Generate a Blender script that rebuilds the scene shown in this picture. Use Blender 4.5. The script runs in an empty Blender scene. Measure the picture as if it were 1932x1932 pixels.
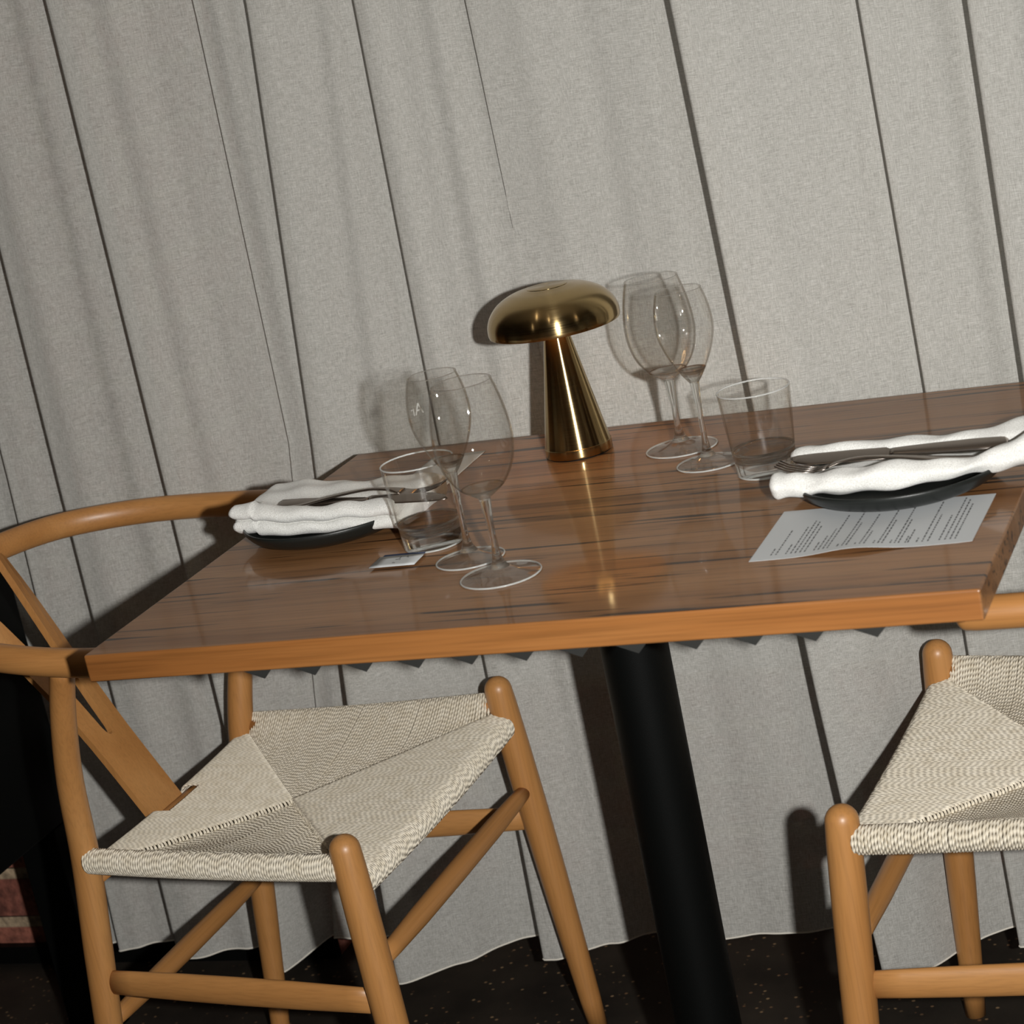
import bpy, bmesh, math, random
import numpy as np
from mathutils import Vector, Matrix

SC = bpy.context.scene
COL = SC.collection
random.seed(7)
rng = np.random.default_rng(7)
PI = math.pi

# ------------------------------------------------------------------ camera, light, world
CAM = Vector((0.82364, -2.18173, 1.42462))
RIGHT = Vector((0.9209833, 0.3360393, -0.1971479))
DOWN = Vector((-0.0876480, -0.3143454, -0.9452538))
FWD = Vector((-0.3796150, 0.8878426, -0.2600537))
cam_data = bpy.data.cameras.new('camera')
cam_data.sensor_width = 36.0
cam_data.lens = 79.37
cam_data.clip_start = 0.05
cam_data.dof.use_dof = True
cam_data.dof.focus_distance = 2.62
cam_data.dof.aperture_fstop = 11.0
cam = bpy.data.objects.new('camera', cam_data)
COL.objects.link(cam)
cam.matrix_world = Matrix(((RIGHT.x, -DOWN.x, -FWD.x, CAM.x), (RIGHT.y, -DOWN.y, -FWD.y, CAM.y),
                           (RIGHT.z, -DOWN.z, -FWD.z, CAM.z), (0, 0, 0, 1)))
SC.camera = cam

world = bpy.data.worlds.new('world')
SC.world = world
world.use_nodes = True
world.node_tree.nodes['Background'].inputs[0].default_value = (1.0, 0.80, 0.60, 1)
world.node_tree.nodes['Background'].inputs[1].default_value = 0.006

fl = bpy.data.lights.new('camera_flash', 'AREA')
fl.shape = 'DISK'
fl.size = 0.042
fl.energy = 32.0
fl.spread = math.radians(125)
fl.color = (1.0, 0.985, 0.95)
flash = bpy.data.objects.new('camera_flash', fl)
COL.objects.link(flash)
flash.matrix_world = cam.matrix_world.copy()
flash.location = CAM + RIGHT * 0.20 - DOWN * 0.015
flash.matrix_world = Matrix.Translation(CAM + RIGHT * 0.20 - DOWN * 0.015) @ Matrix.Rotation(math.radians(4.0), 4, RIGHT) @ Matrix.Rotation(math.radians(2.0), 4, DOWN) @ cam.matrix_world.to_3x3().to_4x4()

# small warm unseen lights added for sparkle; too weak to light the table beside the flash, they only glint in glass and brass
for k, (x, y, z, e) in enumerate(((-1.1, -2.6, 2.55, 1.6), (0.2, -1.3, 2.6, 1.6), (1.5, -2.9, 2.5, 2.0), (-0.5, -0.6, 2.6, 1.2), (2.2, -0.9, 2.5, 1.6))):
    dl = bpy.data.lights.new('glint_light', 'POINT'); dl.energy = e; dl.shadow_soft_size = 0.022; dl.color = (1.0, 0.86, 0.70)
    do = bpy.data.objects.new('glint_light', dl); COL.objects.link(do); do.location = (x, y, z)

SC.view_settings.view_transform = 'Standard'
SC.view_settings.look = 'None'
SC.view_settings.gamma = 1.0
SC.view_settings.exposure = 0.0
SC.view_settings.use_curve_mapping = False
SC.cycles.use_denoising = True
SC.cycles.max_bounces = 14
SC.cycles.transparent_max_bounces = 24
SC.cycles.transmission_bounces = 12
SC.cycles.sample_clamp_indirect = 25.0


# ------------------------------------------------------------------ helpers
def link(name, me, m=None, parent=None):
    o = bpy.data.objects.new(name, me)
    COL.objects.link(o)
    if m is not None:
        me.materials.append(m)
    if parent is not None:
        o.parent = parent
    return o


def tag(o, label=None, cat=None, group=None, kind=None):
    if label: o['label'] = label
    if cat: o['category'] = cat
    if group: o['group'] = group
    if kind: o['kind'] = kind
    return o


def thing(name, label, cat, loc=(0, 0, 0), rz=0.0, group=None):
    o = bpy.data.objects.new(name, None)
    o.empty_display_size = 0.05
    COL.objects.link(o)
    o.location = loc
    o.rotation_euler = (0, 0, rz)
    return tag(o, label, cat, group)


def mesh_from(name, verts, faces, smooth=True, uvs=None):
    me = bpy.data.meshes.new(name)
    me.from_pydata([tuple(map(float, v)) for v in verts], [], faces)
    me.update()
    if smooth:
        me.polygons.foreach_set('use_smooth', [True] * len(me.polygons))
    if uvs is not None:
        uvl = me.uv_layers.new(name='UVMap')
        li = np.zeros(len(me.loops), dtype=np.int32)
        me.loops.foreach_get('vertex_index', li)
        uvl.data.foreach_set('uv', np.asarray(uvs, dtype=np.float32)[li].ravel())
    return me


class MB:
    """collects vertices and faces for one mesh"""
    def __init__(s):
        s.v, s.f = [], []

    def add(s, verts, faces):
        n = len(s.v)
        s.v.extend(verts)
        s.f.extend([tuple(i + n for i in f) for f in faces])
        return s

    def mesh(s, name, smooth=True):
        return mesh_from(name, s.v, s.f, smooth)


def catmull(pts, n=8):
    P = [np.array(p, float) for p in pts]
    P = [2 * P[0] - P[1]] + P + [2 * P[-1] - P[-2]]
    out = []
    for i in range(1, len(P) - 2):
        a, b, c, d = P[i - 1], P[i], P[i + 1], P[i + 2]
        for k in range(n):
            t = k / n
            out.append(0.5 * (2 * b + (c - a) * t + (2 * a - 5 * b + 4 * c - d) * t * t + (3 * b - a - 3 * c + d) * t ** 3))
    out.append(P[-2])
    return out


def tube(pts, radii, sides=20, caps=(True, True), dome=(0.0, 0.0), up=(0, 0, 1), asp=None):
    """tube through pts; radii per point; asp = (horizontal, vertical) multipliers per point; dome = rounded end amount"""
    P = [np.array(p, float) for p in pts]
    R = list(radii)
    A = list(asp) if asp is not None else [(1.0, 1.0)] * len(P)
    def endcap(p, d, r, a, amt):
        res = []
        for k in range(1, 7):
            th = k / 6 * PI / 2
            res.append((p + d * r * amt * math.sin(th), max(r * math.cos(th), r * 0.02), a))
        return res
    if dome[0]:
        d = P[0] - P[1]; d /= np.linalg.norm(d)
        pre = endcap(P[0], d, R[0], A[0], dome[0])[::-1]
        P = [x[0] for x in pre] + P; R = [x[1] for x in pre] + R; A = [x[2] for x in pre] + A
    if dome[1]:
        d = P[-1] - P[-2]; d /= np.linalg.norm(d)
        post = endcap(P[-1], d, R[-1], A[-1], dome[1])
        P += [x[0] for x in post]; R += [x[1] for x in post]; A += [x[2] for x in post]
    n = len(P)
    V = []; F = []
    up = np.array(up, float)
    for i in range(n):
        t = P[min(i + 1, n - 1)] - P[max(i - 1, 0)]
        t /= np.linalg.norm(t)
        h = np.cross(up, t)
        if np.linalg.norm(h) < 1e-4: h = np.cross(np.array([1.0, 0, 0]), t)
        h /= np.linalg.norm(h)
        w = np.cross(t, h)
        for k in range(sides):
            a = 2 * PI * k / sides
            V.append(P[i] + h * (R[i] * A[i][0] * math.cos(a)) + w * (R[i] * A[i][1] * math.sin(a)))
    for i in range(n - 1):
        for k in range(sides):
            k2 = (k + 1) % sides
            F.append((i * sides + k, i * sides + k2, (i + 1) * sides + k2, (i + 1) * sides + k))
    if caps[0]: F.append(tuple(range(sides - 1, -1, -1)))
    if caps[1]: F.append(tuple((n - 1) * sides + k for k in range(sides)))
    return V, F


def lathe(profile, seg=64, close=False):
    """revolve (r, z) pairs around z; points with r<1e-5 collapse to the axis"""
    V = []; F = []; rows = []
    for r, z in profile:
        if r < 1e-5:
            rows.append([len(V)]); V.append((0, 0, z))
        else:
            rows.append(list(range(len(V), len(V) + seg)))
            for k in range(seg):
                a = 2 * PI * k / seg
                V.append((r * math.cos(a), r * math.sin(a), z))
    pr = list(zip(rows[:-1], rows[1:]))
    if close: pr.append((rows[-1], rows[0]))
    for a, b in pr:
        for k in range(seg):
            k2 = (k + 1) % seg
            if len(a) == 1 and len(b) == 1: continue
            if len(a) == 1: F.append((a[0], b[k2], b[k]))
            elif len(b) == 1: F.append((a[k], a[k2], b[0]))
            else: F.append((a[k], a[k2], b[k2], b[k]))
    return V, F


def box(x0, x1, y0, y1, z0, z1):
    V = [(x0, y0, z0), (x1, y0, z0), (x1, y1, z0), (x0, y1, z0), (x0, y0, z1), (x1, y0, z1), (x1, y1, z1), (x0, y1, z1)]
    F = [(3, 2, 1, 0), (4, 5, 6, 7), (0, 1, 5, 4), (1, 2, 6, 5), (2, 3, 7, 6), (3, 0, 4, 7)]
    return V, F


def bevel_mod(o, w=0.002, seg=3):
    b = o.modifiers.new('bevel', 'BEVEL')
    b.width = w; b.segments = seg; b.limit_method = 'ANGLE'; b.angle_limit = 0.6
    return o


def prism(outline, z0, z1):
    n = len(outline)
    V = [(x, y, z0) for x, y in outline] + [(x, y, z1) for x, y in outline]
    F = [tuple(range(n - 1, -1, -1)), tuple(range(n, 2 * n))] + [(i, (i + 1) % n, n + (i + 1) % n, n + i) for i in range(n)]
    return V, F


# ------------------------------------------------------------------ materials
def new_mat(name):
    m = bpy.data.materials.new(name)
    m.use_nodes = True
    nt = m.node_tree
    for n in list(nt.nodes): nt.nodes.remove(n)
    out = nt.nodes.new('ShaderNodeOutputMaterial')
    return m, nt, out


def N(nt, t, **kw):
    n = nt.nodes.new('ShaderNode' + t)
    for k, v in kw.items():
        if k.startswith('i_'):
            key = k[2:]
            key = int(key) if key.isdigit() else key.replace('_', ' ')
            n.inputs[key].default_value = v
        else:
            setattr(n, k, v)
    return n


def L(nt, a, ao, b, bi):
    nt.links.new(a.outputs[ao], b.inputs[bi])


def coords(nt, scale=(1, 1, 1), rot=(0, 0, 0), kind='Object'):
    tc = N(nt, 'TexCoord'); mp = N(nt, 'Mapping')
    mp.inputs['Scale'].default_value = scale
    mp.inputs['Rotation'].default_value = rot
    L(nt, tc, kind, mp, 'Vector')
    return mp


def ramp(nt, stops):
    r = N(nt, 'ValToRGB')
    e = r.color_ramp.elements
    while len(e) < len(stops): e.new(0.5)
    for el, (p, c) in zip(e, stops):
        el.position = p
        el.color = (*c, 1) if len(c) == 3 else c
    return r


def mixc(nt, blend='MIX', fac=0.5):
    m = N(nt, 'Mix'); m.data_type = 'RGBA'; m.blend_type = blend
    m.inputs[0].default_value = fac
    return m   # inputs 6,7 ; output 2


def simple(name, col, rough=0.5, metal=0.0, spec=0.5, bump=0.0, bscale=400, coat=0.0, coat_r=0.1, sheen=0.0):
    m, nt, out = new_mat(name)
    p = N(nt, 'BsdfPrincipled')
    p.inputs['Base Color'].default_value = (*col, 1)
    p.inputs['Roughness'].default_value = rough
    p.inputs['Metallic'].default_value = metal
    p.inputs['Specular IOR Level'].default_value = spec
    p.inputs['Coat Weight'].default_value = coat
    p.inputs['Coat Roughness'].default_value = coat_r
    p.inputs['Sheen Weight'].default_value = sheen
    L(nt, p, 0, out, 0)
    mp = coords(nt)
    nz = N(nt, 'TexNoise'); nz.inputs['Scale'].default_value = bscale; nz.inputs['Detail'].default_value = 5
    L(nt, mp, 0, nz, 'Vector')
    if bump:
        b = N(nt, 'Bump'); b.inputs['Strength'].default_value = bump; b.inputs['Distance'].default_value = 0.001
        L(nt, nz, 0, b, 'Height'); L(nt, b, 0, p, 'Normal')
    return m


def wood(name, dark, mid, light, axis='x', rough=0.35, coat=0.3, coat_r=0.15, veins=0.0, pores=0.35, scale=1.0, vein_col=(0.03, 0.014, 0.008), spec=0.5):
    """straight grained wood; grain runs along one object axis"""
    m, nt, out = new_mat(name)
    p = N(nt, 'BsdfPrincipled')
    s = {'x': (0.6, 9, 9), 'y': (9, 0.6, 9), 'z': (9, 9, 0.6)}[axis]
    s = tuple(a * scale for a in s)
    mp = coords(nt, s)
    big = N(nt, 'TexNoise'); big.inputs['Scale'].default_value = 2.2; big.inputs['Detail'].default_value = 6; big.inputs['Distortion'].default_value = 0.35
    L(nt, mp, 0, big, 'Vector')
    r1 = ramp(nt, [(0.28, dark), (0.5, mid), (0.74, light)])
    L(nt, big, 0, r1, 0)
    fs = {'x': (5, 240, 240), 'y': (240, 5, 240), 'z': (240, 240, 5)}[axis]
    mp2 = coords(nt, fs)
    fine = N(nt, 'TexNoise'); fine.inputs['Scale'].default_value = 1.6; fine.inputs['Detail'].default_value = 4
    L(nt, mp2, 0, fine, 'Vector')
    r2 = ramp(nt, [(0.30, (1 - pores,) * 3), (0.55, (1, 1, 1))])
    L(nt, fine, 0, r2, 0)
    mx = mixc(nt, 'MULTIPLY', 1.0)
    L(nt, r1, 0, mx, 6); L(nt, r2, 0, mx, 7)
    last = (mx, 2)
    if veins:
        vs = {'x': (0.55, 26, 26), 'y': (26, 0.55, 26), 'z': (26, 26, 0.55)}[axis]
        mp3 = coords(nt, vs)
        v = N(nt, 'TexNoise'); v.inputs['Scale'].default_value = 1.5; v.inputs['Detail'].default_value = 8; v.inputs['Roughness'].default_value = 0.6; v.inputs['Distortion'].default_value = 0.15
        L(nt, mp3, 0, v, 'Vector')
        r3 = ramp(nt, [(0.35, (1, 1, 1)), (0.43, (0, 0, 0))])
        L(nt, v, 0, r3, 0)
        fs4 = {'x': (7.0, 210, 210), 'y': (210, 7.0, 210), 'z': (210, 210, 7.0)}[axis]
        mp4 = coords(nt, fs4)
        v4 = N(nt, 'TexNoise'); v4.inputs['Scale'].default_value = 0.5; v4.inputs['Detail'].default_value = 3
        L(nt, mp4, 0, v4, 'Vector')
        r4 = ramp(nt, [(0.365, (1, 1, 1)), (0.395, (0, 0, 0))])
        L(nt, v4, 0, r4, 0)
        mm = N(nt, 'Math', operation='MULTIPLY'); mm.inputs[1].default_value = 0.5
        L(nt, r3, 0, mm, 0)
        mxm = N(nt, 'Math', operation='MAXIMUM'); L(nt, mm, 0, mxm, 0); L(nt, r4, 0, mxm, 1)
        m2 = N(nt, 'Math', operation='MULTIPLY'); m2.inputs[1].default_value = veins; L(nt, mxm, 0, m2, 0)
        mv = mixc(nt, 'MIX', 0.0)
        L(nt, m2, 0, mv, 0); L(nt, mx, 2, mv, 6); mv.inputs[7].default_value = (*vein_col, 1)
        last = (mv, 2)
    L(nt, last[0], last[1], p, 'Base Color')
    p.inputs['Roughness'].default_value = rough
    p.inputs['Coat Weight'].default_value = coat
    p.inputs['Specular IOR Level'].default_value = spec
    p.inputs['Coat Roughness'].default_value = coat_r
    b = N(nt, 'Bump'); b.inputs['Strength'].default_value = 0.12; b.inputs['Distance'].default_value = 0.0006
    L(nt, fine, 0, b, 'Height'); L(nt, b, 0, p, 'Normal')
    L(nt, p, 0, out, 0)
    return m


def curtain_mat():
    m, nt, out = new_mat('sheer_linen')
    mpx = coords(nt, (110, 110, 2300)); mpz = coords(nt, (2300, 2300, 110))
    nx = N(nt, 'TexNoise'); nx.inputs['Scale'].default_value = 1.0; nx.inputs['Detail'].default_value = 2.5
    nz = N(nt, 'TexNoise'); nz.inputs['Scale'].default_value = 1.0; nz.inputs['Detail'].default_value = 2.5
    L(nt, mpx, 0, nx, 'Vector'); L(nt, mpz, 0, nz, 'Vector')
    add = N(nt, 'Math', operation='ADD'); L(nt, nx, 0, add, 0); L(nt, nz, 0, add, 1)
    half = N(nt, 'Math', operation='MULTIPLY'); half.inputs[1].default_value = 0.5; L(nt, add, 0, half, 0)
    r = ramp(nt, [(0.30, (0.435, 0.415, 0.38)), (0.50, (0.575, 0.562, 0.525)), (0.70, (0.73, 0.72, 0.685))])
    L(nt, half, 0, r, 0)
    d = N(nt, 'BsdfDiffuse'); L(nt, r, 0, d, 0)
    t = N(nt, 'BsdfTranslucent'); L(nt, r, 0, t, 0)
    mx = N(nt, 'MixShader'); mx.inputs[0].default_value = 0.16
    L(nt, d, 0, mx, 1); L(nt, t, 0, mx, 2)
    tr = N(nt, 'BsdfTransparent')
    rt = ramp(nt, [(0.32, (0.36,) * 3), (0.58, (0.12,) * 3)])
    L(nt, half, 0, rt, 0)
    mx2 = N(nt, 'MixShader'); L(nt, rt, 0, mx2, 0)
    L(nt, mx, 0, mx2, 1); L(nt, tr, 0, mx2, 2)
    b = N(nt, 'Bump'); b.inputs['Strength'].default_value = 0.35; b.inputs['Distance'].default_value = 0.0006
    L(nt, half, 0, b, 'Height'); L(nt, b, 0, d, 'Normal')
    L(nt, mx2, 0, out, 0)
    return m


def glass_thin(name='thin_glass', spec=0.035, edge=1.0):
    """thin blown glass: mostly see-through, a fresnel mirror on top, browner and denser where seen edge-on"""
    m, nt, out = new_mat(name)
    lw = N(nt, 'LayerWeight'); lw.inputs['Blend'].default_value = 0.5
    r = ramp(nt, [(0.0, (0.988, 0.987, 0.984)), (0.66, (0.965, 0.96, 0.95)), (0.86, (1 - 0.22 * edge, 1 - 0.26 * edge, 1 - 0.31 * edge)), (0.95, (1 - 0.6 * edge, 1 - 0.69 * edge, 1 - 0.77 * edge)), (1.0, (1 - 0.8 * edge, 1 - 0.87 * edge, 1 - 0.92 * edge))])
    L(nt, lw, 'Facing', r, 0)
    tr = N(nt, 'BsdfTransparent'); L(nt, r, 0, tr, 0)
    g = N(nt, 'BsdfGlossy'); g.inputs['Roughness'].default_value = 0.025
    # Schlick: 0.04 + 0.96 * facing^5, doubled for the two faces of the wall
    pw = N(nt, 'Math', operation='POWER'); pw.inputs[1].default_value = 5.0; L(nt, lw, 'Facing', pw, 0)
    sc_ = N(nt, 'Math', operation='MULTIPLY_ADD'); sc_.inputs[1].default_value = 0.60; sc_.inputs[2].default_value = spec; L(nt, pw, 0, sc_, 0)
    mx = N(nt, 'MixShader'); L(nt, sc_, 0, mx, 0); L(nt, tr, 0, mx, 1); L(nt, g, 0, mx, 2)
    L(nt, mx, 0, out, 0)
    return m


def glass_solid(name='solid_glass', col=(0.995, 1.0, 0.998), rough=0.0):
    m, nt, out = new_mat(name)
    g = N(nt, 'BsdfGlass'); g.inputs['Color'].default_value = (*col, 1)
    g.inputs['Roughness'].default_value = rough; g.inputs['IOR'].default_value = 1.5
    tr = N(nt, 'BsdfTransparent'); tr.inputs[0].default_value = (0.97, 0.98, 0.97, 1)
    mx = N(nt, 'MixShader'); mx.inputs[0].default_value = 0.30
    L(nt, g, 0, mx, 1); L(nt, tr, 0, mx, 2); L(nt, mx, 0, out, 0)
    return m


def brass_mat():
    m, nt, out = new_mat('brushed_brass')
    p = N(nt, 'BsdfPrincipled')
    p.inputs['Base Color'].default_value = (0.46, 0.335, 0.16, 1)
    p.inputs['Metallic'].default_value = 1.0
    p.inputs['Roughness'].default_value = 0.24
    p.inputs['Anisotropic'].default_value = 0.93
    p.inputs['Anisotropic Rotation'].default_value = 0.25
    tg = N(nt, 'Tangent'); tg.direction_type = 'RADIAL'; tg.axis = 'Z'
    L(nt, tg, 0, p, 'Tangent')
    mp = coords(nt, (6, 6, 900))
    nz = N(nt, 'TexNoise'); nz.inputs['Scale'].default_value = 1.0; nz.inputs['Detail'].default_value = 3
    L(nt, mp, 0, nz, 'Vector')
    b = N(nt, 'Bump'); b.inputs['Strength'].default_value = 0.015; b.inputs['Distance'].default_value = 0.0002
    L(nt, nz, 0, b, 'Height'); L(nt, b, 0, p, 'Normal')
    r = ramp(nt, [(0.3, (0.17,) * 3), (0.7, (0.22,) * 3)])
    L(nt, nz, 0, r, 0); L(nt, r, 0, p, 'Roughness')
    L(nt, p, 0, out, 0)
    return m


def cord_mat():
    m, nt, out = new_mat('paper_cord')
    p = N(nt, 'BsdfPrincipled')
    tc = N(nt, 'TexCoord'); sep = N(nt, 'SeparateXYZ'); L(nt, tc, 'UV', sep, 0)
    a = N(nt, 'Math', operation='MULTIPLY'); a.inputs[1].default_value = 2 * PI / 0.0075; L(nt, sep, 0, a, 0)
    b_ = N(nt, 'Math', operation='MULTIPLY'); b_.inputs[1].default_value = 2 * PI * 2; L(nt, sep, 1, b_, 0)
    s = N(nt, 'Math', operation='ADD'); L(nt, a, 0, s, 0); L(nt, b_, 0, s, 1)
    sn = N(nt, 'Math', operation='SINE'); L(nt, s, 0, sn, 0)
    mr = N(nt, 'MapRange'); mr.inputs['From Min'].default_value = -1; mr.inputs['From Max'].default_value = 1
    L(nt, sn, 0, mr, 'Value')
    mp = coords(nt, (40, 40, 40))
    nz = N(nt, 'TexNoise'); nz.inputs['Scale'].default_value = 2.0; nz.inputs['Detail'].default_value = 4; L(nt, mp, 0, nz, 'Vector')
    r = ramp(nt, [(0.3, (0.74, 0.66, 0.52)), (0.7, (0.87, 0.80, 0.67))])
    L(nt, nz, 0, r, 0)
    r2 = ramp(nt, [(0.0, (0.76,) * 3), (0.35, (1, 1, 1))])  # shade in the grooves between strands, painted into the cord colour
    L(nt, mr, 0, r2, 0)
    mx = mixc(nt, 'MULTIPLY', 1.0); L(nt, r, 0, mx, 6); L(nt, r2, 0, mx, 7)
    L(nt, mx, 2, p, 'Base Color')
    p.inputs['Roughness'].default_value = 0.75; p.inputs['Specular IOR Level'].default_value = 0.25
    b = N(nt, 'Bump'); b.inputs['Strength'].default_value = 0.9; b.inputs['Distance'].default_value = 0.0009
    L(nt, mr, 0, b, 'Height'); L(nt, b, 0, p, 'Normal')
    L(nt, p, 0, out, 0)
    return m


def napkin_mat():
    m, nt, out = new_mat('white_cotton')
    p = N(nt, 'BsdfPrincipled')
    mp = coords(nt)
    nz = N(nt, 'TexNoise'); nz.inputs['Scale'].default_value = 900; nz.inputs['Detail'].default_value = 4; L(nt, mp, 0, nz, 'Vector')
    r = ramp(nt, [(0.3, (0.62, 0.61, 0.575)), (0.6, (0.86, 0.86, 0.83))])
    L(nt, nz, 0, r, 0); L(nt, r, 0, p, 'Base Color')
    p.inputs['Roughness'].default_value = 0.95; p.inputs['Specular IOR Level'].default_value = 0.1
    p.inputs['Sheen Weight'].default_value = 0.25
    b = N(nt, 'Bump'); b.inputs['Strength'].default_value = 0.7; b.inputs['Distance'].default_value = 0.0012
    L(nt, nz, 0, b, 'Height'); L(nt, b, 0, p, 'Normal')
    L(nt, p, 0, out, 0)
    return m


def brick_mat():
    m, nt, out = new_mat('red_brick')
    p = N(nt, 'BsdfPrincipled')
    tc = N(nt, 'TexCoord'); mp = N(nt, 'Mapping'); L(nt, tc, 'Object', mp, 0)
    mp.inputs['Rotation'].default_value = (PI / 2, 0, 0)
    mp.inputs['Location'].default_value = (0.03, 0.003, 0)
    br = N(nt, 'TexBrick')
    br.inputs['Scale'].default_value = 1.0; br.inputs['Brick Width'].default_value = 0.23; br.inputs['Row Height'].default_value = 0.086
    br.inputs['Mortar Size'].default_value = 0.011; br.inputs['Mortar Smooth'].default_value = 0.25
    br.inputs['Color1'].default_value = (0.33, 0.115, 0.075, 1); br.inputs['Color2'].default_value = (0.24, 0.08, 0.055, 1)
    br.inputs['Mortar'].default_value = (0.42, 0.31, 0.20, 1)
    L(nt, mp, 0, br, 'Vector')
    nz = N(nt, 'TexNoise'); nz.inputs['Scale'].default_value = 60; nz.inputs['Detail'].default_value = 8; L(nt, tc, 'Object', nz, 'Vector')
    r = ramp(nt, [(0.32, (0.55,) * 3), (0.62, (1.35,) * 3)])
    L(nt, nz, 0, r, 0)
    mx = mixc(nt, 'MULTIPLY', 1.0); L(nt, br, 0, mx, 6); L(nt, r, 0, mx, 7)
    L(nt, mx, 2, p, 'Base Color'); p.inputs['Roughness'].default_value = 0.95
    ad = N(nt, 'Math', operation='SUBTRACT'); L(nt, nz, 0, ad, 0); L(nt, br, 1, ad, 1)
    b = N(nt, 'Bump'); b.inputs['Strength'].default_value = 0.8; b.inputs['Distance'].default_value = 0.006
    L(nt, ad, 0, b, 'Height'); L(nt, b, 0, p, 'Normal')
    L(nt, p, 0, out, 0)
    return m


def floor_mat():
    m, nt, out = new_mat('dark_aggregate')
    p = N(nt, 'BsdfPrincipled')
    mp = coords(nt)
    vo = N(nt, 'TexVoronoi'); vo.inputs['Scale'].default_value = 105; vo.inputs['Randomness'].default_value = 1; L(nt, mp, 0, vo, 'Vector')
    sep = N(nt, 'SeparateColor'); L(nt, vo, 'Color', sep, 0)
    pick = ramp(nt, [(0.78, (0, 0, 0)), (0.82, (1, 1, 1))]); L(nt, sep, 0, pick, 0)
    dist = ramp(nt, [(0.14, (1, 1, 1)), (0.34, (0, 0, 0))])
    L(nt, vo, 'Distance', dist, 0)
    mul = N(nt, 'Math', operation='MULTIPLY'); L(nt, pick, 0, mul, 0); L(nt, dist, 0, mul, 1)
    nz = N(nt, 'TexNoise'); nz.inputs['Scale'].default_value = 9; nz.inputs['Detail'].default_value = 8; L(nt, mp, 0, nz, 'Vector')
    base = ramp(nt, [(0.3, (0.010, 0.008, 0.006)), (0.7, (0.032, 0.025, 0.018))]); L(nt, nz, 0, base, 0)
    chip = ramp(nt, [(0.0, (0.30, 0.20, 0.11)), (1.0, (0.14, 0.07, 0.035))]); L(nt, sep, 1, chip, 0)
    mx = mixc(nt, 'MIX'); L(nt, mul, 0, mx, 0); L(nt, base, 0, mx, 6); L(nt, chip, 0, mx, 7)
    L(nt, mx, 2, p, 'Base Color'); p.inputs['Roughness'].default_value = 0.55
    b = N(nt, 'Bump'); b.inputs['Strength'].default_value = 0.2; b.inputs['Distance'].default_value = 0.002
    L(nt, nz, 0, b, 'Height'); L(nt, b, 0, p, 'Normal')
    L(nt, p, 0, out, 0)
    return m


M_CURT = curtain_mat()
M_HEM = simple('hem_thread', (0.70, 0.66, 0.58), 0.9)
M_BRICK = brick_mat()
M_FLOOR = floor_mat()
M_WHITE = simple('white_paint', (0.62, 0.64, 0.62), 0.6)
M_CEIL = simple('ceiling_paint', (0.42, 0.37, 0.31), 0.9)
M_BLACK = simple('black_powder_coat', (0.0025, 0.0028, 0.0026), 0.5, spec=0.12, bump=0.15, bscale=900)
M_TOP = wood('table_top_wood', (0.20, 0.086, 0.030), (0.27, 0.126, 0.048), (0.33, 0.164, 0.068), 'x', rough=0.45, coat=0.42, coat_r=0.08, veins=1.0, pores=0.30, spec=0.2)
M_EDGE = wood('table_edge_wood', (0.20, 0.072, 0.017), (0.30, 0.115, 0.029), (0.38, 0.160, 0.046), 'x', rough=0.4, coat=0.3, coat_r=0.2, pores=0.22, scale=1.3)
M_BEECH = wood('oiled_beech', (0.37, 0.160, 0.045), (0.465, 0.215, 0.066), (0.55, 0.275, 0.095), 'z', rough=0.42, coat=0.15, coat_r=0.3, pores=0.13, scale=0.7)
M_BEECHX = wood('oiled_beech_lengthwise', (0.37, 0.160, 0.045), (0.465, 0.215, 0.066), (0.55, 0.275, 0.095), 'x', rough=0.42, coat=0.15, coat_r=0.3, pores=0.13, scale=0.7)
M_BEECHY = wood('oiled_beech_crosswise', (0.37, 0.160, 0.045), (0.465, 0.215, 0.066), (0.55, 0.275, 0.095), 'y', rough=0.42, coat=0.15, coat_r=0.3, pores=0.13, scale=0.7)
M_CORD = cord_mat()
M_NAP = napkin_mat()
M_THIN = glass_thin()
M_GLASS = glass_solid()
M_FOOT = glass_thin('foot_glass', 0.10, 0.6)
M_WALL = glass_thin('tumbler_glass', 0.035, 0.75)


def edge_glint_glass():
    m, nt, out = new_mat('glass_edge_glint')
    g = N(nt, 'BsdfGlass'); g.inputs['IOR'].default_value = 1.5; g.inputs['Roughness'].default_value = 0.05
    d = N(nt, 'BsdfDiffuse'); d.inputs[0].default_value = (0.9, 0.92, 0.9, 1)  # white diffuse stands in for the flash caught in the clear edges
    mx = N(nt, 'MixShader'); mx.inputs[0].default_value = 0.35
    L(nt, g, 0, mx, 1); L(nt, d, 0, mx, 2); L(nt, mx, 0, out, 0)
    return m


M_GEDGE = edge_glint_glass()
M_BRASS = brass_mat()
M_LINING = simple('satin_brass_lining', (0.72, 0.44, 0.17), 0.6)
M_LED, _nt, _o = new_mat('warm_led')
_e = N(_nt, 'Emission'); _e.inputs[0].default_value = (1.0, 0.62, 0.26, 1); _e.inputs[1].default_value = 11.0; L(_nt, _e, 0, _o, 0)
M_PLATE = simple('black_stoneware', (0.011, 0.013, 0.012), 0.38, spec=0.45, bump=0.1, bscale=300)
M_STEEL = simple('brushed_steel', (0.34, 0.30, 0.27), 0.27, metal=1.0)
M_PAPER = simple('menu_paper', (0.56, 0.58, 0.59), 0.85)
M_INK = simple('grey_ink', (0.09, 0.09, 0.095), 0.9)
M_BLUE = simple('blue_card', (0.02, 0.06, 0.22), 0.7)
M_GRIT = simple('dark_grit_strip', (0.018, 0.018, 0.016), 0.75, bump=0.8, bscale=1500)
M_ETCH = simple('white_etching', (0.62, 0.62, 0.60), 0.8)

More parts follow.
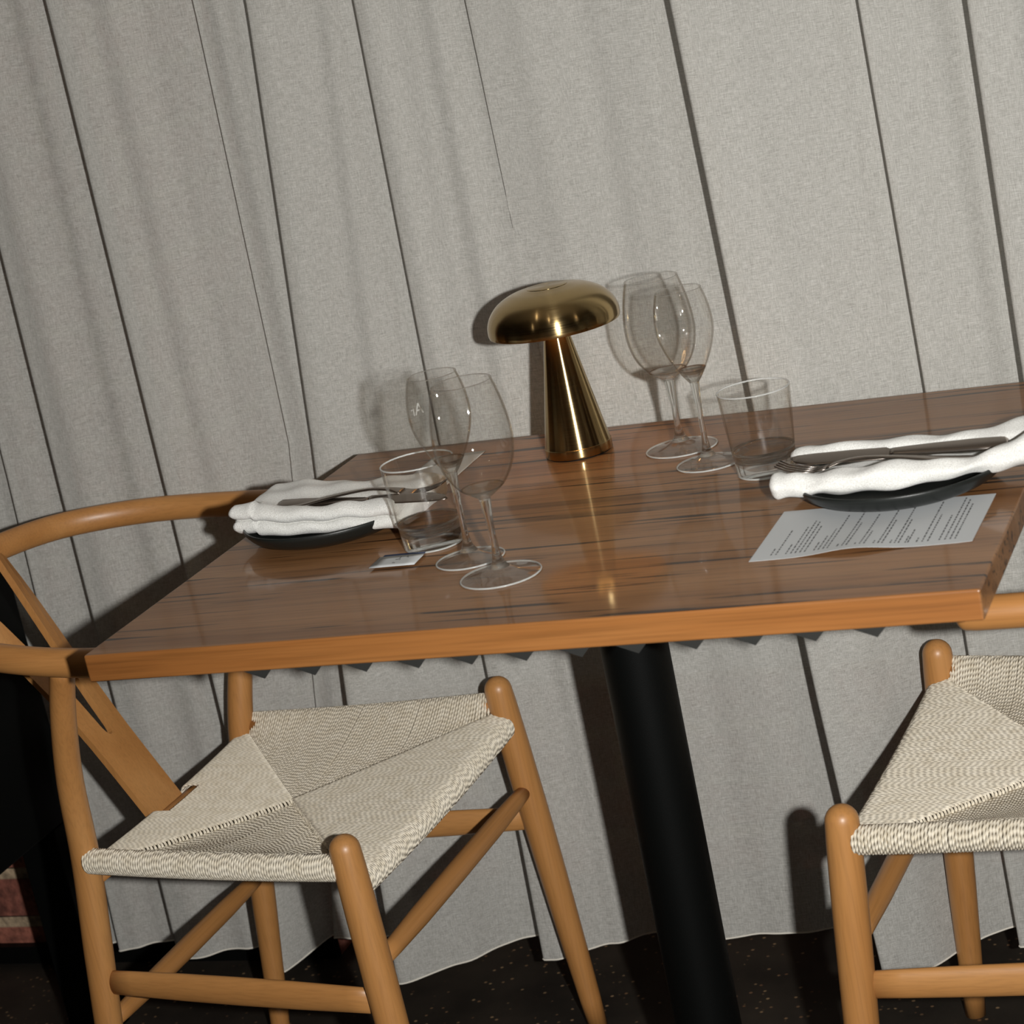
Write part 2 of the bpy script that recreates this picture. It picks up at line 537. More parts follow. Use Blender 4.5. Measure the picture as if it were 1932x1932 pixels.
# ------------------------------------------------------------------ the room
def struct(name, m, V, F, smooth=False, parent=None):
    o = link(name, mesh_from(name, V, F, smooth), m, parent)
    if parent is None: o['kind'] = 'structure'
    return o


FZ = -0.065      # floor level; heights elsewhere are counted from a datum 65 mm above it
struct('floor', M_FLOOR, *box(-3.6, 3.6, -4.6, 0.95, FZ - 0.05, FZ))
struct('ceiling', M_CEIL, *box(-3.6, 3.6, -4.6, 0.95, 2.75, 2.80))
# brick wall with two window openings (left one starts at x = -1.035, right one at -0.79), sills at 0.41
wb = MB()
WY0, WY1 = 0.59, 0.69
RY = 0.84                      # the bay right of the pier is set back
wb.add(*box(-3.6, -0.79, WY0, WY1, FZ, 0.38))
wb.add(*box(-3.6, -2.3, WY0, WY1, 0.38, 2.75))
wb.add(*box(-1.16, -0.79, WY0, WY1, 0.38, 2.75))
wb.add(*box(-2.3, -1.16, WY0, WY1, 2.3, 2.75))
wb.add(*box(-0.89, -0.79, WY1, RY + 0.1, FZ, 2.75))
wb.add(*box(-0.79, 3.6, RY, RY + 0.1, FZ, 0.256))
wb.add(*box(-0.79, 3.6, RY, RY + 0.1, 2.3, 2.75))
wb.add(*box(2.3, 3.6, RY, RY + 0.1, 0.256, 2.3))
wall = link('wall_back', wb.mesh('wall_back', False), M_BRICK); wall['kind'] = 'structure'
struct('baseboard_back', M_BLACK, *box(-3.6, -0.79, 0.575, 0.5895, FZ, FZ + 0.03))
for nm, x0, x1, y0, z0 in (('window_1', -2.3, -1.16, 0.62, 0.38), ('window_2', -0.79, 2.3, 0.86, 0.256)):
    wf = MB()
    y1 = y0 + 0.05
    for a in ((x0, x1, y0, y1, z0, z0 + 0.045), (x0, x1, y0, y1, 2.255, 2.3), (x0, x0 + 0.045, y0, y1, z0 + 0.045, 2.255), (x1 - 0.045, x1, y0, y1, z0 + 0.045, 2.255)):
        wf.add(*box(*a))
    w = link(nm, wf.mesh(nm, False), M_WHITE); w['kind'] = 'structure'
    pane = link('blind', mesh_from('blind', *box(x0 + 0.045, x1 - 0.045, y0 + 0.018, y0 + 0.024, z0 + 0.045, 2.255), smooth=False), M_WHITE, w)

# ------------------------------------------------------------------ curtain
# every pleat: (x at z 0.0, 0.40, 0.78, 1.35), depth behind its nose, nose y near the floor (None: same as above)
YB = 0.462
PLEATS = [((-1.135, -1.13, -1.125, -1.12), 0.030, None),
          ((-1.065, -1.050, -1.038, -1.028), 0.030, None),
          ((-0.968, -0.963, -0.960, -0.952), 0.048, 0.41),
          ((-0.795, -0.794, -0.793, -0.790), 0.055, 0.375),
          ((-0.700, -0.640, -0.587, -0.578), 0.011, 0.455),
          ((-0.620, -0.598, -0.556, -0.506), 0.043, 0.345),
          ((-0.385, -0.377, -0.372, -0.360), 0.027, 0.395),
          ((-0.205, -0.208, -0.210, -0.216), 0.020, 0.43),
          ((0.090, 0.066, 0.050, 0.034), 0.088, 0.335),
          ((0.275, 0.268, 0.265, 0.256), 0.046, 0.41),
          ((0.390, 0.384, 0.381, 0.378), 0.074, 0.37),
          ((0.56, 0.55, 0.55, 0.545), 0.055, None),
          ((0.70, 0.70, 0.69, 0.69), 0.045, None),
          ((0.86, 0.86, 0.86, 0.86), 0.060, None),
          ((1.02, 1.02, 1.02, 1.02), 0.050, None),
          ((1.22, 1.22, 1.22, 1.22), 0.060, None),
          ((1.42, 1.42, 1.42, 1.42), 0.050, None)]
ZK = np.array([0.0, 0.40, 0.78, 1.35])


def curtain():
    NP, NR = 34, 7
    def nose_y(i, z):
        h = PLEATS[i][1]
        if i == 7: h = h * float(np.clip((z - 0.95) / 0.35, 0.12, 1.3))
        n_ = YB - h
        if PLEATS[i][2] is not None: n_ = n_ * (1 - k_(z)) + PLEATS[i][2] * k_(z)
        return n_
    zs = np.concatenate([np.linspace(0, 0.2, 8)[:-1], np.linspace(0.2, 1.5, 46)[:-1], np.linspace(1.5, 2.7, 22)])
    ph = rng.uniform(0, 6.28, (len(PLEATS), 5))
    fr = rng.uniform(0.7, 1.3, (len(PLEATS), 5))
    rows = []
    for z in zs:
        xi = [float(np.interp(z, ZK, p[0])) for p in PLEATS]
        xi = [x + (nose_y(i, z) - 0.42) * (x - 0.82) / 2.6 for i, x in enumerate(xi)]
        pts = []
        for i, p in enumerate(PLEATS):
            h = p[1]
            if i == 7: h = h * float(np.clip((z - 0.95) / 0.35, 0.12, 1.3))
            nose = YB - h
            if p[2] is not None:
                k = float(np.clip((0.75 - z) / 0.6, 0, 1)); k = k * k * (3 - 2 * k)
                nose = nose * (1 - k) + p[2] * k
            x0 = xi[i]
            x1 = xi[i + 1] if i + 1 < len(PLEATS) else x0 + 0.16
            back = YB + (0.004 if i % 2 else -0.004)
            w = x1 - x0
            for j in range(NP):
                t = j / (NP - 1)
                e = t * t * (3 - 2 * t)
                e = 0.45 * t + 0.55 * e
                y = nose + (back - nose) * e
                env = math.sin(PI * min(1, max(0, t))) ** 0.5
                for q, (A, lam) in enumerate(((0.0042, 0.095), (0.0018, 0.052), (0.0007, 0.030), (0.0003, 0.018))):
                    y += env * A * min(1, w / 0.12) * math.sin(2 * PI * (t * w / lam) * fr[i, q] + ph[i, q] + 0.55 * math.sin(z * 1.5 * fr[i, 4] + ph[i, 4] + q))
                pts.append((x0 + w * t, y))
            for j in range(1, NR + 1):
                t = j / (NR + 1)
                if i + 1 < len(PLEATS):
                    hn = PLEATS[i + 1][1]
                    if i + 1 == 7: hn = hn * float(np.clip((z - 0.95) / 0.35, 0.12, 1.3))
                    nn = YB - hn
                    if PLEATS[i + 1][2] is not None:
                        nn = nn * (1 - k_(z)) + PLEATS[i + 1][2] * k_(z)
                    pts.append((x1 + 0.006 * math.sin(PI * t), back + (nn - back) * t))
                else:
                    pts.append((x1, back))
        P = np.array(pts)
        for _ in range(2):
            Q = P.copy(); Q[1:-1] = 0.25 * P[:-2] + 0.5 * P[1:-1] + 0.25 * P[2:]; P = Q
        rows.append(P)
    V = []; nc = len(rows[0])
    base = rows[0]
    hemz = 0.016 + (np.clip(base[:, 1], 0.33, 0.48) - 0.33) / 0.14 * 0.020
    for z, P in zip(zs, rows):
        for c in range(nc):
            zz = z if z > 0.2 else hemz[c] + (0.2 - hemz[c]) * (z / 0.2)
            V.append((P[c, 0], P[c, 1], zz))
    F = [(r * nc + c, r * nc + c + 1, (r + 1) * nc + c + 1, (r + 1) * nc + c) for r in range(len(rows) - 1) for c in range(nc - 1)]
    return V, F, [(base[c, 0], base[c, 1], hemz[c]) for c in range(nc)]


def k_(z):
    k = float(np.clip((0.75 - z) / 0.6, 0, 1))
    return k * k * (3 - 2 * k)


cv, cf, chem = curtain()
cur = link('curtain', mesh_from('curtain', cv, cf), M_CURT)
tag(cur, 'pale grey sheer linen curtain hanging in long pleats behind the table', 'curtain')
hem = link('hem', mesh_from('hem', *tube(chem, [0.0013] * len(chem), 6)), M_HEM, cur)

# ------------------------------------------------------------------ black cabinet in the corner behind the left chair
cab = thing('side_cabinet', 'black cabinet on square legs, mostly hidden behind the left chair, beside the curtain', 'cabinet', (-1.33, 0.2, 0))
o = link('body', mesh_from('body', *box(-0.27, 0.27, -0.2, 0.2, 0.275, 0.66), smooth=False), M_BLACK, cab); bevel_mod(o, 0.003, 2)
for lx in (-0.23, 0.23):
    for ly in (-0.17, 0.17):
        o = link('leg', mesh_from('leg', *box(lx - 0.025, lx + 0.04, ly - 0.03, ly + 0.03, FZ, 0.274), smooth=False), M_BLACK, cab); bevel_mod(o, 0.002, 2)

# ------------------------------------------------------------------ table
TZ = 0.78
tab = thing('dining_table', 'square-edged brown timber dining table on one thick black column', 'table', (0, 0, 0))
X0, X1, Y0, Y1 = -0.4529, 0.4529, -0.35, 0.35
tm = mesh_from('tabletop', *box(X0, X1, Y0, Y1, TZ - 0.0292, TZ), smooth=False)
top = link('tabletop', tm, M_TOP, tab)
tm.materials.append(M_EDGE)
for pl in tm.polygons:
    if abs(pl.normal.y) > 0.5: pl.material_index = 1
bevel_mod(top, 0.0022, 3)
# zigzag strip hanging under the front edge
g = MB()
xs = -0.262
while xs < 0.41:
    tooth = [(xs, 0.0), (xs + 0.004, -0.0125 - 0.006), (xs + 0.026, -0.0125), (xs + 0.046, 0.0)]
    tooth = [(xs - 0.032, 0.003), (xs, -0.0105), (xs + 0.013, 0.003)]
    V = []
    for yy in (-0.336, -0.334):
        V += [(a, yy, TZ - 0.0292 + b - 0.003) for a, b in tooth]
    g.add(V, [(0, 1, 2), (5, 4, 3), (0, 3, 4, 1), (1, 4, 5, 2), (2, 5, 3, 0)])
    xs += 0.0560
strip = link('grip_strip', g.mesh('grip_strip', False), M_GRIT, tab)
V, F = lathe([(0, 0.75), (0.0374, 0.75), (0.0374, FZ + 0.01), (0, FZ + 0.01)], 72)
pole = link('pole', mesh_from('pole', V, F, True), M_BLACK, tab)
pole.modifiers.new('es', 'EDGE_SPLIT').split_angle = 0.7
mp_ = link('mounting_plate', mesh_from('mounting_plate', *box(-0.09, 0.09, -0.09, 0.09, 0.744, 0.7505), smooth=False), M_BLACK, tab)
bp = link('base_plate', mesh_from('base_plate', *box(-0.22, 0.22, -0.22, 0.22, FZ, FZ + 0.012), smooth=False), M_BLACK, tab)
bevel_mod(bp, 0.003, 2)


# ------------------------------------------------------------------ chairs
def cord_seat(fx, fw, rx, rw):
    """envelope-woven cord seat in chair space (front = +x)"""
    zf, zs, zr = 0.396, 0.423, 0.398
    R = 0.0155
    cr = 0.00185
    pitch = 0.00345
    xf, xr = fx + 0.002, rx + 0.004
    yf, yr = fw + 0.002, rw + 0.004
    xc = 0.5 * (xf + xr) - 0.012
    zc = 0.398
    CE = np.array([xc, 0.0])
    corners = {'fl': (xf, yf), 'fr': (xf, -yf), 'rl': (xr, yr), 'rr': (xr, -yr)}
    V = []; F = []; UV = []

    def cord(path):
        n = len(path)
        P = np.array(path)
        T = np.gradient(P, axis=0)
        T /= np.linalg.norm(T, axis=1)[:, None]
        side = np.cross(T, SIDE); side /= np.linalg.norm(side, axis=1)[:, None]
        w = np.cross(side, T)
        ln = np.concatenate([[0], np.cumsum(np.linalg.norm(np.diff(P, axis=0), axis=1))]) + rng.uniform(0, 0.008)
        b = len(V)
        S = 7
        for i in range(n):
            for k in range(S):
                a = 2 * PI * k / (S - 1)
                V.append(P[i] + side[i] * cr * math.cos(a) + w[i] * cr * math.sin(a))
                UV.append((ln[i], k / (S - 1)))
        for i in range(n - 1):
            for k in range(S - 1):
                F.append((b + i * S + k, b + i * S + k + 1, b + (i + 1) * S + k + 1, b + (i + 1) * S + k))

    def seam(t):   # t: 0 centre .. 1 corner
        return zc + 0.013 * t ** 1.3

    for name in ('front', 'rear', 'left', 'right'):
        if name in ('front', 'rear'):
            xe = xf if name == 'front' else xr
            ye = yf if name == 'front' else yr
            SIDE = np.array([0, 1.0, 0])
            out = 1.0 if name == 'front' else -1.0
            m = int(2 * (ye - 0.012) / pitch)
            for i in range(m + 1):
                y = -ye + 0.012 + i * pitch + rng.normal(0, 0.0002)
                t = abs(y) / ye
                xs_ = xc + (xe - xc) * t
                zb = (zf if name == 'front' else zr) - 0.006 * (1 - t * t)
                if name == 'rear' and abs(y) < 0.040:
                    xs0 = xe + 0.012
                    path = []
                else:
                    path = [(xe + out * R * math.sin(a), y, zb + R * math.cos(a)) for a in np.linspace(2.7, 0.12, 12)]
                    xs0 = xe
                L_ = abs(xs0 - xs_)
                k = max(2, int(L_ / 0.006))
                if L_ > 0.004:
                    for j in range(1, k + 1):
                        s = j / k
                        z = (zb + R) * (1 - s) + (seam(t) + 0.004) * s + 0.001 * math.sin(PI * s)
                        path.append((xs0 + (xs_ - xs0) * s, y, z + rng.normal(0, 0.00012)))
                    path.append((xs_ - out * 0.0012, y, seam(t) + 0.000)); path.append((xs_ - out * 0.0014, y, seam(t) - 0.006))
                if len(path) > 2: cord(path)
        else:
            sg = 1.0 if name == 'left' else -1.0
            A = np.array(corners['rl' if sg > 0 else 'rr']); B = np.array(corners['fl' if sg > 0 else 'fr'])
            SIDE = np.array([1.0, 0, 0])
            ln = B[0] - A[0]
            m = int((ln - 0.016) / pitch)
            for i in range(m + 1):
                x = A[0] + 0.006 + i * pitch + rng.normal(0, 0.0002)
                f = (x - A[0]) / ln
                y0 = abs(A[1] + (B[1] - A[1]) * f)
                zb = zs - 0.003 * math.sin(PI * f)
                path = [(x, sg * (y0 + R * math.sin(a)), zb + R * math.cos(a)) for a in np.linspace(2.7, 0.12, 12)]
                if x > xc:
                    t = (x - xc) / (xf - xc); ys = t * yf
                else:
                    t = (xc - x) / (xc - xr); ys = t * yr
                L_ = y0 - ys
                if L_ > 0.004:
                    k = max(2, int(L_ / 0.006))
                    for j in range(1, k + 1):
                        s = j / k
                        z = (zb + R) * (1 - s) + (seam(t) - 0.003) * s - 0.010 * math.sin(PI * s) * min(1, L_ / 0.1)
                        path.append((x, sg * (y0 + (ys - y0) * s), z + rng.normal(0, 0.00012)))
                    path.append((x, sg * (ys - 0.001), seam(t) - 0.010))
                cord(path)
    # second layer of cord just under the first
    b = len(V)
    for x, y, z in ((xc, 0, zc - 0.008), (xf, yf, 0.404), (xf, -yf, 0.404), (xr, yr, 0.404), (xr, -yr, 0.404), (xf, 0, 0.398), (xr, 0, 0.398), (0.0, 0.5 * (yf + yr), 0.420), (0.0, -0.5 * (yf + yr), 0.420)):
        V.append(np.array([x, y, z])); UV.append((x, y))
    for tri in ((0, 2, 5), (0, 5, 1), (0, 1, 7), (0, 7, 3), (0, 3, 6), (0, 6, 4), (0, 4, 8), (0, 8, 2)):
        F.append(tuple(b + k for k in tri))
    return mesh_from('seat', V, F, True, UV)


FX, FW, FT, FA, FB = 0.1927, 0.2321, 0.462, 0.028, 0.0204
RX, RW, RC, RD = -0.1835, 0.1994, -0.0555, 0.0068
SEAT_MESH = None


def make_chair(label, loc, rz, rail, rear_top, splat_top):
    global SEAT_MESH
    t = thing('dining_chair', label, 'chair', loc, rz, 'round-backed beech dining chairs with cord seats')
    if SEAT_MESH is None:
        SEAT_MESH = cord_seat(FX, FW, RX, RW)
        SEAT_MESH.materials.append(M_CORD)
    s = bpy.data.objects.new('seat', SEAT_MESH); COL.objects.link(s); s.parent = t
    fl_ = lambda sg, z: np.array((FX + FA * (1 - z / FT), sg * (FW + FB * (1 - z / FT)), z))
    for sg in (-1, 1):
        zz = [FZ, -0.02, 0.05, 0.12, 0.20, 0.28, 0.36, 0.42, FT - 0.0185]
        rr = [0.0130, 0.0145, 0.0163, 0.0178, 0.0190, 0.0196, 0.0196, 0.0190, 0.0182]
        link('leg', mesh_from('leg', *tube([fl_(sg, z) for z in zz], rr, 28, dome=(0, 1.0), up=(0, 1, 0))), M_BEECH, t)
    rl = lambda sg, z: np.array((RX + RC * (1 - z / 0.42), sg * (RW + RD * (1 - z / 0.42)), z))
    for sg in (-1, 1):
        tx, ty, tz = rear_top[0 if sg < 0 else 1]
        pts = [rl(sg, FZ), rl(sg, 0.04), rl(sg, 0.15), rl(sg, 0.30), rl(sg, 0.42), (RX + 0.25 * (tx - RX) , sg * (RW + 0.30 * (abs(ty) - RW)), 0.53), (RX + 0.62 * (tx - RX), sg * (RW + 0.68 * (abs(ty) - RW)), 0.62), (tx, ty, tz)]
        pts = catmull(pts, 5)
        rr = [float(np.interp(p[2], [FZ, 0.15, 0.3, 0.42, 0.55, 0.7], [0.0130, 0.0170, 0.0182, 0.0178, 0.0160, 0.0145])) for p in pts]
        link('leg', mesh_from('leg', *tube(pts, rr, 28, up=(0, 1, 0))), M_BEECH, t)
    # side stretchers: broad and flat; front and rear stretchers: turned
    for sg in (-1, 1):
        a, b = rl(sg, 0.257), fl_(sg, 0.256)
        pts = [a + (b - a) * k for k in (0.03, 0.12, 0.3, 0.5, 0.7, 0.88, 0.97)]
        link('stretcher', mesh_from('stretcher', *tube(pts, [0.0175, 0.0185, 0.020, 0.0205, 0.020, 0.0185, 0.0175], 24, asp=[(0.42, 0.92)] * 7)), M_BEECHX, t)
    for f, z in ((fl_, 0.300), (rl, 0.197)):
        a, b = f(-1, z), f(1, z)
        pts = [a + (b - a) * k for k in (0.02, 0.1, 0.25, 0.5, 0.75, 0.9, 0.98)]
        link('stretcher', mesh_from('stretcher', *tube(pts, [0.0095, 0.0112, 0.0130, 0.0136, 0.0130, 0.0112, 0.0095], 24)), M_BEECHY, t)
    # hidden seat rails, bare ends show at the legs
    rails = MB()
    rails.add(*tube([(FX + 0.002, -FW, 0.393), (FX + 0.002, FW, 0.393)], [0.0095] * 2, 16))
    rails.add(*tube([(RX + 0.004, -RW, 0.393), (RX + 0.004, RW, 0.393)], [0.0095] * 2, 16))
    for sg in (-1, 1):
        rails.add(*tube([(RX, sg * (RW + 0.002), 0.421), (FX, sg * (FW + 0.002), 0.421)], [0.010] * 2, 16))
    link('seat_rail', rails.mesh('seat_rail'), M_BEECHY, t)
    # bent top rail
    pts = catmull(rail, 8)
    n = len(pts)
    asp = []; rad = []
    for i in range(n):
        u = abs(2 * i / (n - 1) - 1)          # 1 at the tips, 0 at the back
        asp.append((0.72 + 0.28 * u, 1.05 - 0.05 * u))
        rad.append(0.0168 if 0 < i < n - 1 else 0.0160)
    link('top_rail', mesh_from('top_rail', *tube(pts, rad, 28, dome=(0.7, 0.7), asp=asp)), M_BEECHX, t)
    # Y-shaped back splat: outline in its own plane (u across, v upwards), then bent and thickened
    (bx, bz), (tx, tz) = (RX - 0.004, 0.385), splat_top
    d = np.array([tx - bx, 0, tz - bz]); ln = np.linalg.norm(d); d /= ln
    nrm = np.array([d[2], 0, -d[0]])
    vrow = [0.0, 0.08, 0.16, 0.24, 0.30, 0.322, 0.3225, 0.328, 0.338, 0.355, 0.40, 0.46, 0.54, 0.62, 0.70, 0.80, 0.90, 1.0]
    wo_ = [0.037, 0.037, 0.0372, 0.0375, 0.038, 0.0382, 0.0382, 0.0384, 0.0386, 0.039, 0.040, 0.042, 0.045, 0.049, 0.054, 0.061, 0.068, 0.075]
    wi_ = [0, 0, 0, 0, 0, 0, 0.0020, 0.0045, 0.0065, 0.0080, 0.0095, 0.0115, 0.0150, 0.0195, 0.0245, 0.0310, 0.0385, 0.0460]
    V = []; F = []; prev = None
    for vv, wo, wi in zip(vrow, wo_, wi_):
        us = [-wo, -wo * 0.55 - wi * 0.45, -wi, wi, wo * 0.55 + wi * 0.45, wo]
        ids = []
        for k, u in enumerate(us):
            if k == 3 and wi == 0: ids.append(ids[2]); continue
            ids.append(len(V)); V.append(np.array([bx, 0, bz]) + d * ln * vv + np.array([0, u, 0]) + nrm * (-4.0 * u * u * vv))
        if prev:
            for k in (0, 1, 3, 4):
                F.append((prev[k], prev[k + 1], ids[k + 1], ids[k]))
        prev = ids
    me = mesh_from('back_splat', V, F, False)
    sp = link('back_splat', me, M_BEECH, t)
    so = sp.modifiers.new('thick', 'SOLIDIFY'); so.thickness = 0.009; so.offset = 0.0
    bevel_mod(sp, 0.0012, 2)
    return t


def loc2(wx, wy, z, c, rz):
    dx, dy = wx - c[0], wy - c[1]
    return (dx * math.cos(-rz) - dy * math.sin(-rz), dx * math.sin(-rz) + dy * math.cos(-rz), z)


CL, RL_ = (-0.5318, 0.1264, 0.0), -0.0307
rail_w = [(-0.40, -0.115, 0.700), (-0.50, -0.138, 0.699), (-0.60, -0.148, 0.701), (-0.72, -0.143, 0.715), (-0.83, -0.10, 0.728), (-0.915, -0.015, 0.737), (-0.955, 0.12, 0.741),
          (-0.930, 0.225, 0.740), (-0.905, 0.302, 0.735), (-0.86, 0.350, 0.730), (-0.79, 0.383, 0.725), (-0.70, 0.394, 0.720), (-0.61, 0.392, 0.716), (-0.50, 0.380, 0.71), (-0.40, 0.360, 0.705)]
make_chair('round-backed beech dining chair with woven cord seat at the left end of the table', CL, RL_,
           [loc2(*p, CL, RL_) for p in rail_w], ((-0.098, -0.258, 0.694), (-0.098, 0.255, 0.706)), (-0.382, 0.742))
CR, RR_ = (0.4245, 0.1401, 0.0), 3.0973
rail_r = [(0.400, -0.170, 0.693), (0.47, -0.172, 0.694), (0.56, -0.168, 0.698), (0.66, -0.14, 0.71), (0.76, -0.07, 0.725), (0.83, 0.03, 0.735), (0.855, 0.15, 0.74),
          (0.83, 0.25, 0.738), (0.77, 0.315, 0.732), (0.68, 0.345, 0.725), (0.58, 0.355, 0.718), (0.48, 0.355, 0.712), (0.38, 0.35, 0.706)]
make_chair('round-backed beech dining chair at the right end of the table, cut off by the frame', CR, RR_,
           [loc2(*p, CR, RR_) for p in rail_r], ((-0.10, -0.258, 0.70), (-0.10, 0.285, 0.685)), (-0.41, 0.735))


# ------------------------------------------------------------------ glassware
def interp_prof(pts, n=7):
    return [(max(0.0, float(p[0])), float(p[1])) for p in catmull([(a, b, 0) for a, b in pts], n)]


def wine_glass(label, loc, kind, group):
    t = thing('wine_glass', label, 'wine glass', loc, 0, group)
    if kind == 'L':
        Hh, foot = 0.2011, 0.0419
        bowl = [(0.0052, 0.082), (0.0120, 0.0865), (0.0240, 0.0960), (0.0345, 0.1130), (0.0395, 0.1330), (0.0400, 0.1500), (0.0378, 0.1700), (0.0340, 0.1880), (0.0304, Hh)]
        zb = 0.082; sr = 0.0036; nr = 0.0060
    else:
        Hh, foot = 0.1987, 0.0367
        bowl = [(0.0050, 0.094), (0.0090, 0.0990), (0.0165, 0.1110), (0.0245, 0.1270), (0.0300, 0.1430), (0.0322, 0.1570), (0.0315, 0.1720), (0.0288, 0.1870), (0.0253, Hh)]
        zb = 0.094; sr = 0.0032; nr = 0.0055
    bp_ = interp_prof(bowl, 7)
    ip_ = [(max(0.001, r - 0.0011), z) for r, z in bp_[9:]]
    nb = MB().add(*lathe(bp_, 96)).add(*lathe(ip_, 96))
    link('bowl', nb.mesh('bowl'), M_THIN, t)
    # rim bead
    rim = [(bp_[-1][0] + 0.0005 * math.cos(a), bp_[-1][1] + 0.0005 * math.sin(a)) for a in np.linspace(0, 2 * PI, 9)[:-1]]
    link('rim', mesh_from('rim', *lathe(rim, 96, close=True)), M_GLASS, t)
    # solid bottom of the bowl, stem and foot in clear glass
    topz = zb + (0.012 if kind == 'L' else 0.016)
    bz_ = [p[1] for p in bp_]; br_ = [p[0] for p in bp_]
    rad = lambda z: float(np.interp(z, bz_, br_)) + 0.00005
    outer_up = [(rad(z), z) for z in np.linspace(zb + 0.001, topz, 8)]
    fl_z = zb + (0.0052 if kind == 'L' else 0.0085)
    inner_dn = [(rad(topz) * k - 0.0003, fl_z + (topz - fl_z) * k ** 2.4) for k in (0.97, 0.9, 0.8, 0.65, 0.5, 0.35, 0.2)]
    stem = [(nr, zb), (sr * 1.45, zb - 0.010), (sr, zb - 0.03), (sr, 0.038), (sr * 1.15, 0.027), (sr * 1.6, 0.018), (sr * 2.4, 0.0125), (sr * 3.0, 0.0100)]
    prof = [(0.0, fl_z)] + inner_dn[::-1] + outer_up[::-1] + interp_prof(stem, 5) + [(0.0, 0.0098)]
    link('stem', mesh_from('stem', *lathe(prof[::-1], 64)), M_GLASS, t)
    f = [(sr * 3.0, 0.0100), (foot * 0.45, 0.0062), (foot * 0.7, 0.0038), (foot * 0.93, 0.0024), (foot, 0.0015), (foot * 0.99, 0.0004), (foot * 0.9, 0.0002), (foot * 0.5, 0.0010), (foot * 0.2, 0.0016)]
    fp = [(0.0, 0.0100)] + interp_prof(f, 5) + [(0.0, 0.0018)]
    link('foot', mesh_from('foot', *lathe(fp[::-1], 96)), M_FOOT, t)
    ring = [(foot - 0.0008 + 0.0009 * math.cos(a), 0.0012 + 0.0010 * math.sin(a)) for a in np.linspace(0, 2 * PI, 11)[:-1]]
    link('foot_rim', mesh_from('foot_rim', *lathe(ring, 96, close=True)), M_GEDGE, t)
    return t


G = 'wine glasses on the table'
wine_glass('larger stemmed wine glass at the left setting, nearest the front edge of the table', (-0.048, -0.2032, TZ), 'L', G)
f2 = wine_glass('slimmer stemmed wine glass with white lettering, beside the tumbler at the left setting', (-0.1057, -0.140, TZ), 'S', G)
wine_glass('larger stemmed wine glass just right of the brass lamp, near the curtain', (0.0242, 0.2131, TZ), 'L', G)
wine_glass('slimmer stemmed wine glass between the lamp-side glass and the right tumbler', (0.0778, 0.1364, TZ), 'S', G)


def tumbler(label, loc, rz):
    t = thing('tumbler', label, 'tumbler', loc, rz, 'water tumblers on the table')
    wall = [(0.0344, 0.0280), (0.0362, 0.0500), (0.0372, 0.0620), (0.0393, 0.0915), (0.0395, 0.0935)]
    inner = [(0.0339, 0.0285), (0.0350, 0.0480), (0.0357, 0.0620), (0.0380, 0.0900), (0.0384, 0.0935)]
    link('glass_wall', mesh_from('glass_wall', *lathe(interp_prof(wall, 5), 96)), M_WALL, t)
    link('glass_wall', mesh_from('glass_wall', *lathe(interp_prof(inner, 5), 96)), M_WALL, t)
    rim = [(0.03895 + 0.0009 * math.cos(a), 0.0936 + 0.0009 * math.sin(a)) for a in np.linspace(0, 2 * PI, 13)[:-1]]
    link('rim', mesh_from('rim', *lathe(rim, 96, close=True)), M_GEDGE, t)
    base = [(0.0, 0.0), (0.0285, 0.0), (0.0308, 0.0008), (0.0320, 0.0030), (0.0331, 0.0150), (0.0340, 0.0250), (0.0345, 0.0290), (0.0340, 0.0291), (0.0330, 0.0250), (0.0318, 0.0210), (0.0300, 0.0180), (0.0265, 0.0160), (0.0180, 0.0148), (0.0, 0.0144)]
    ring = [(0.0306 + 0.0011 * math.cos(a), 0.0013 + 0.0011 * math.sin(a)) for a in np.linspace(0, 2 * PI, 11)[:-1]]
    link('base_rim', mesh_from('base_rim', *lathe(ring, 96, close=True)), M_GEDGE, t)
    link('thick_base', mesh_from('thick_base', *lathe(base, 96)), M_GLASS, t)
    return t


tumbler('clear water tumbler at the left setting, in front of the white folded napkin', (-0.1732, -0.0754, TZ), 0)
tumbler('clear water tumbler at the right setting, touching the rolled napkin', (0.1589, 0.0792, TZ), 1)

# lettering on the slim left glass, read from behind
def etched(parent):
    cu = bpy.data.curves.new('lettering', 'FONT'); cu.body = 'Ar'; cu.size = 0.017; cu.extrude = 0.0
    tmp = bpy.data.objects.new('tmp', cu); COL.objects.link(tmp)
    dg = bpy.context.evaluated_depsgraph_get()
    me = bpy.data.meshes.new_from_object(tmp.evaluated_get(dg))
    bpy.data.objects.remove(tmp)
    bm = bmesh.new(); bm.from_mesh(me)
    bmesh.ops.subdivide_edges(bm, edges=[e for e in bm.edges if e.calc_length() > 0.003], cuts=2)
    a0 = math.radians(160)
    for v in bm.verts:
        x, z = v.co.x, v.co.y + 0.156
        r = float(np.interp(z, [0.143, 0.157, 0.172, 0.187], [0.0300, 0.0322, 0.0315, 0.0288])) + 0.0003
        a = a0 + (x - 0.010) / 0.032
        v.co = (r * math.cos(a), r * math.sin(a), z)
    bm.to_mesh(me); bm.free()
    o = link('lettering', me, M_ETCH, parent)
    o['label'] = 'white lettering on the bowl'


etched(f2)

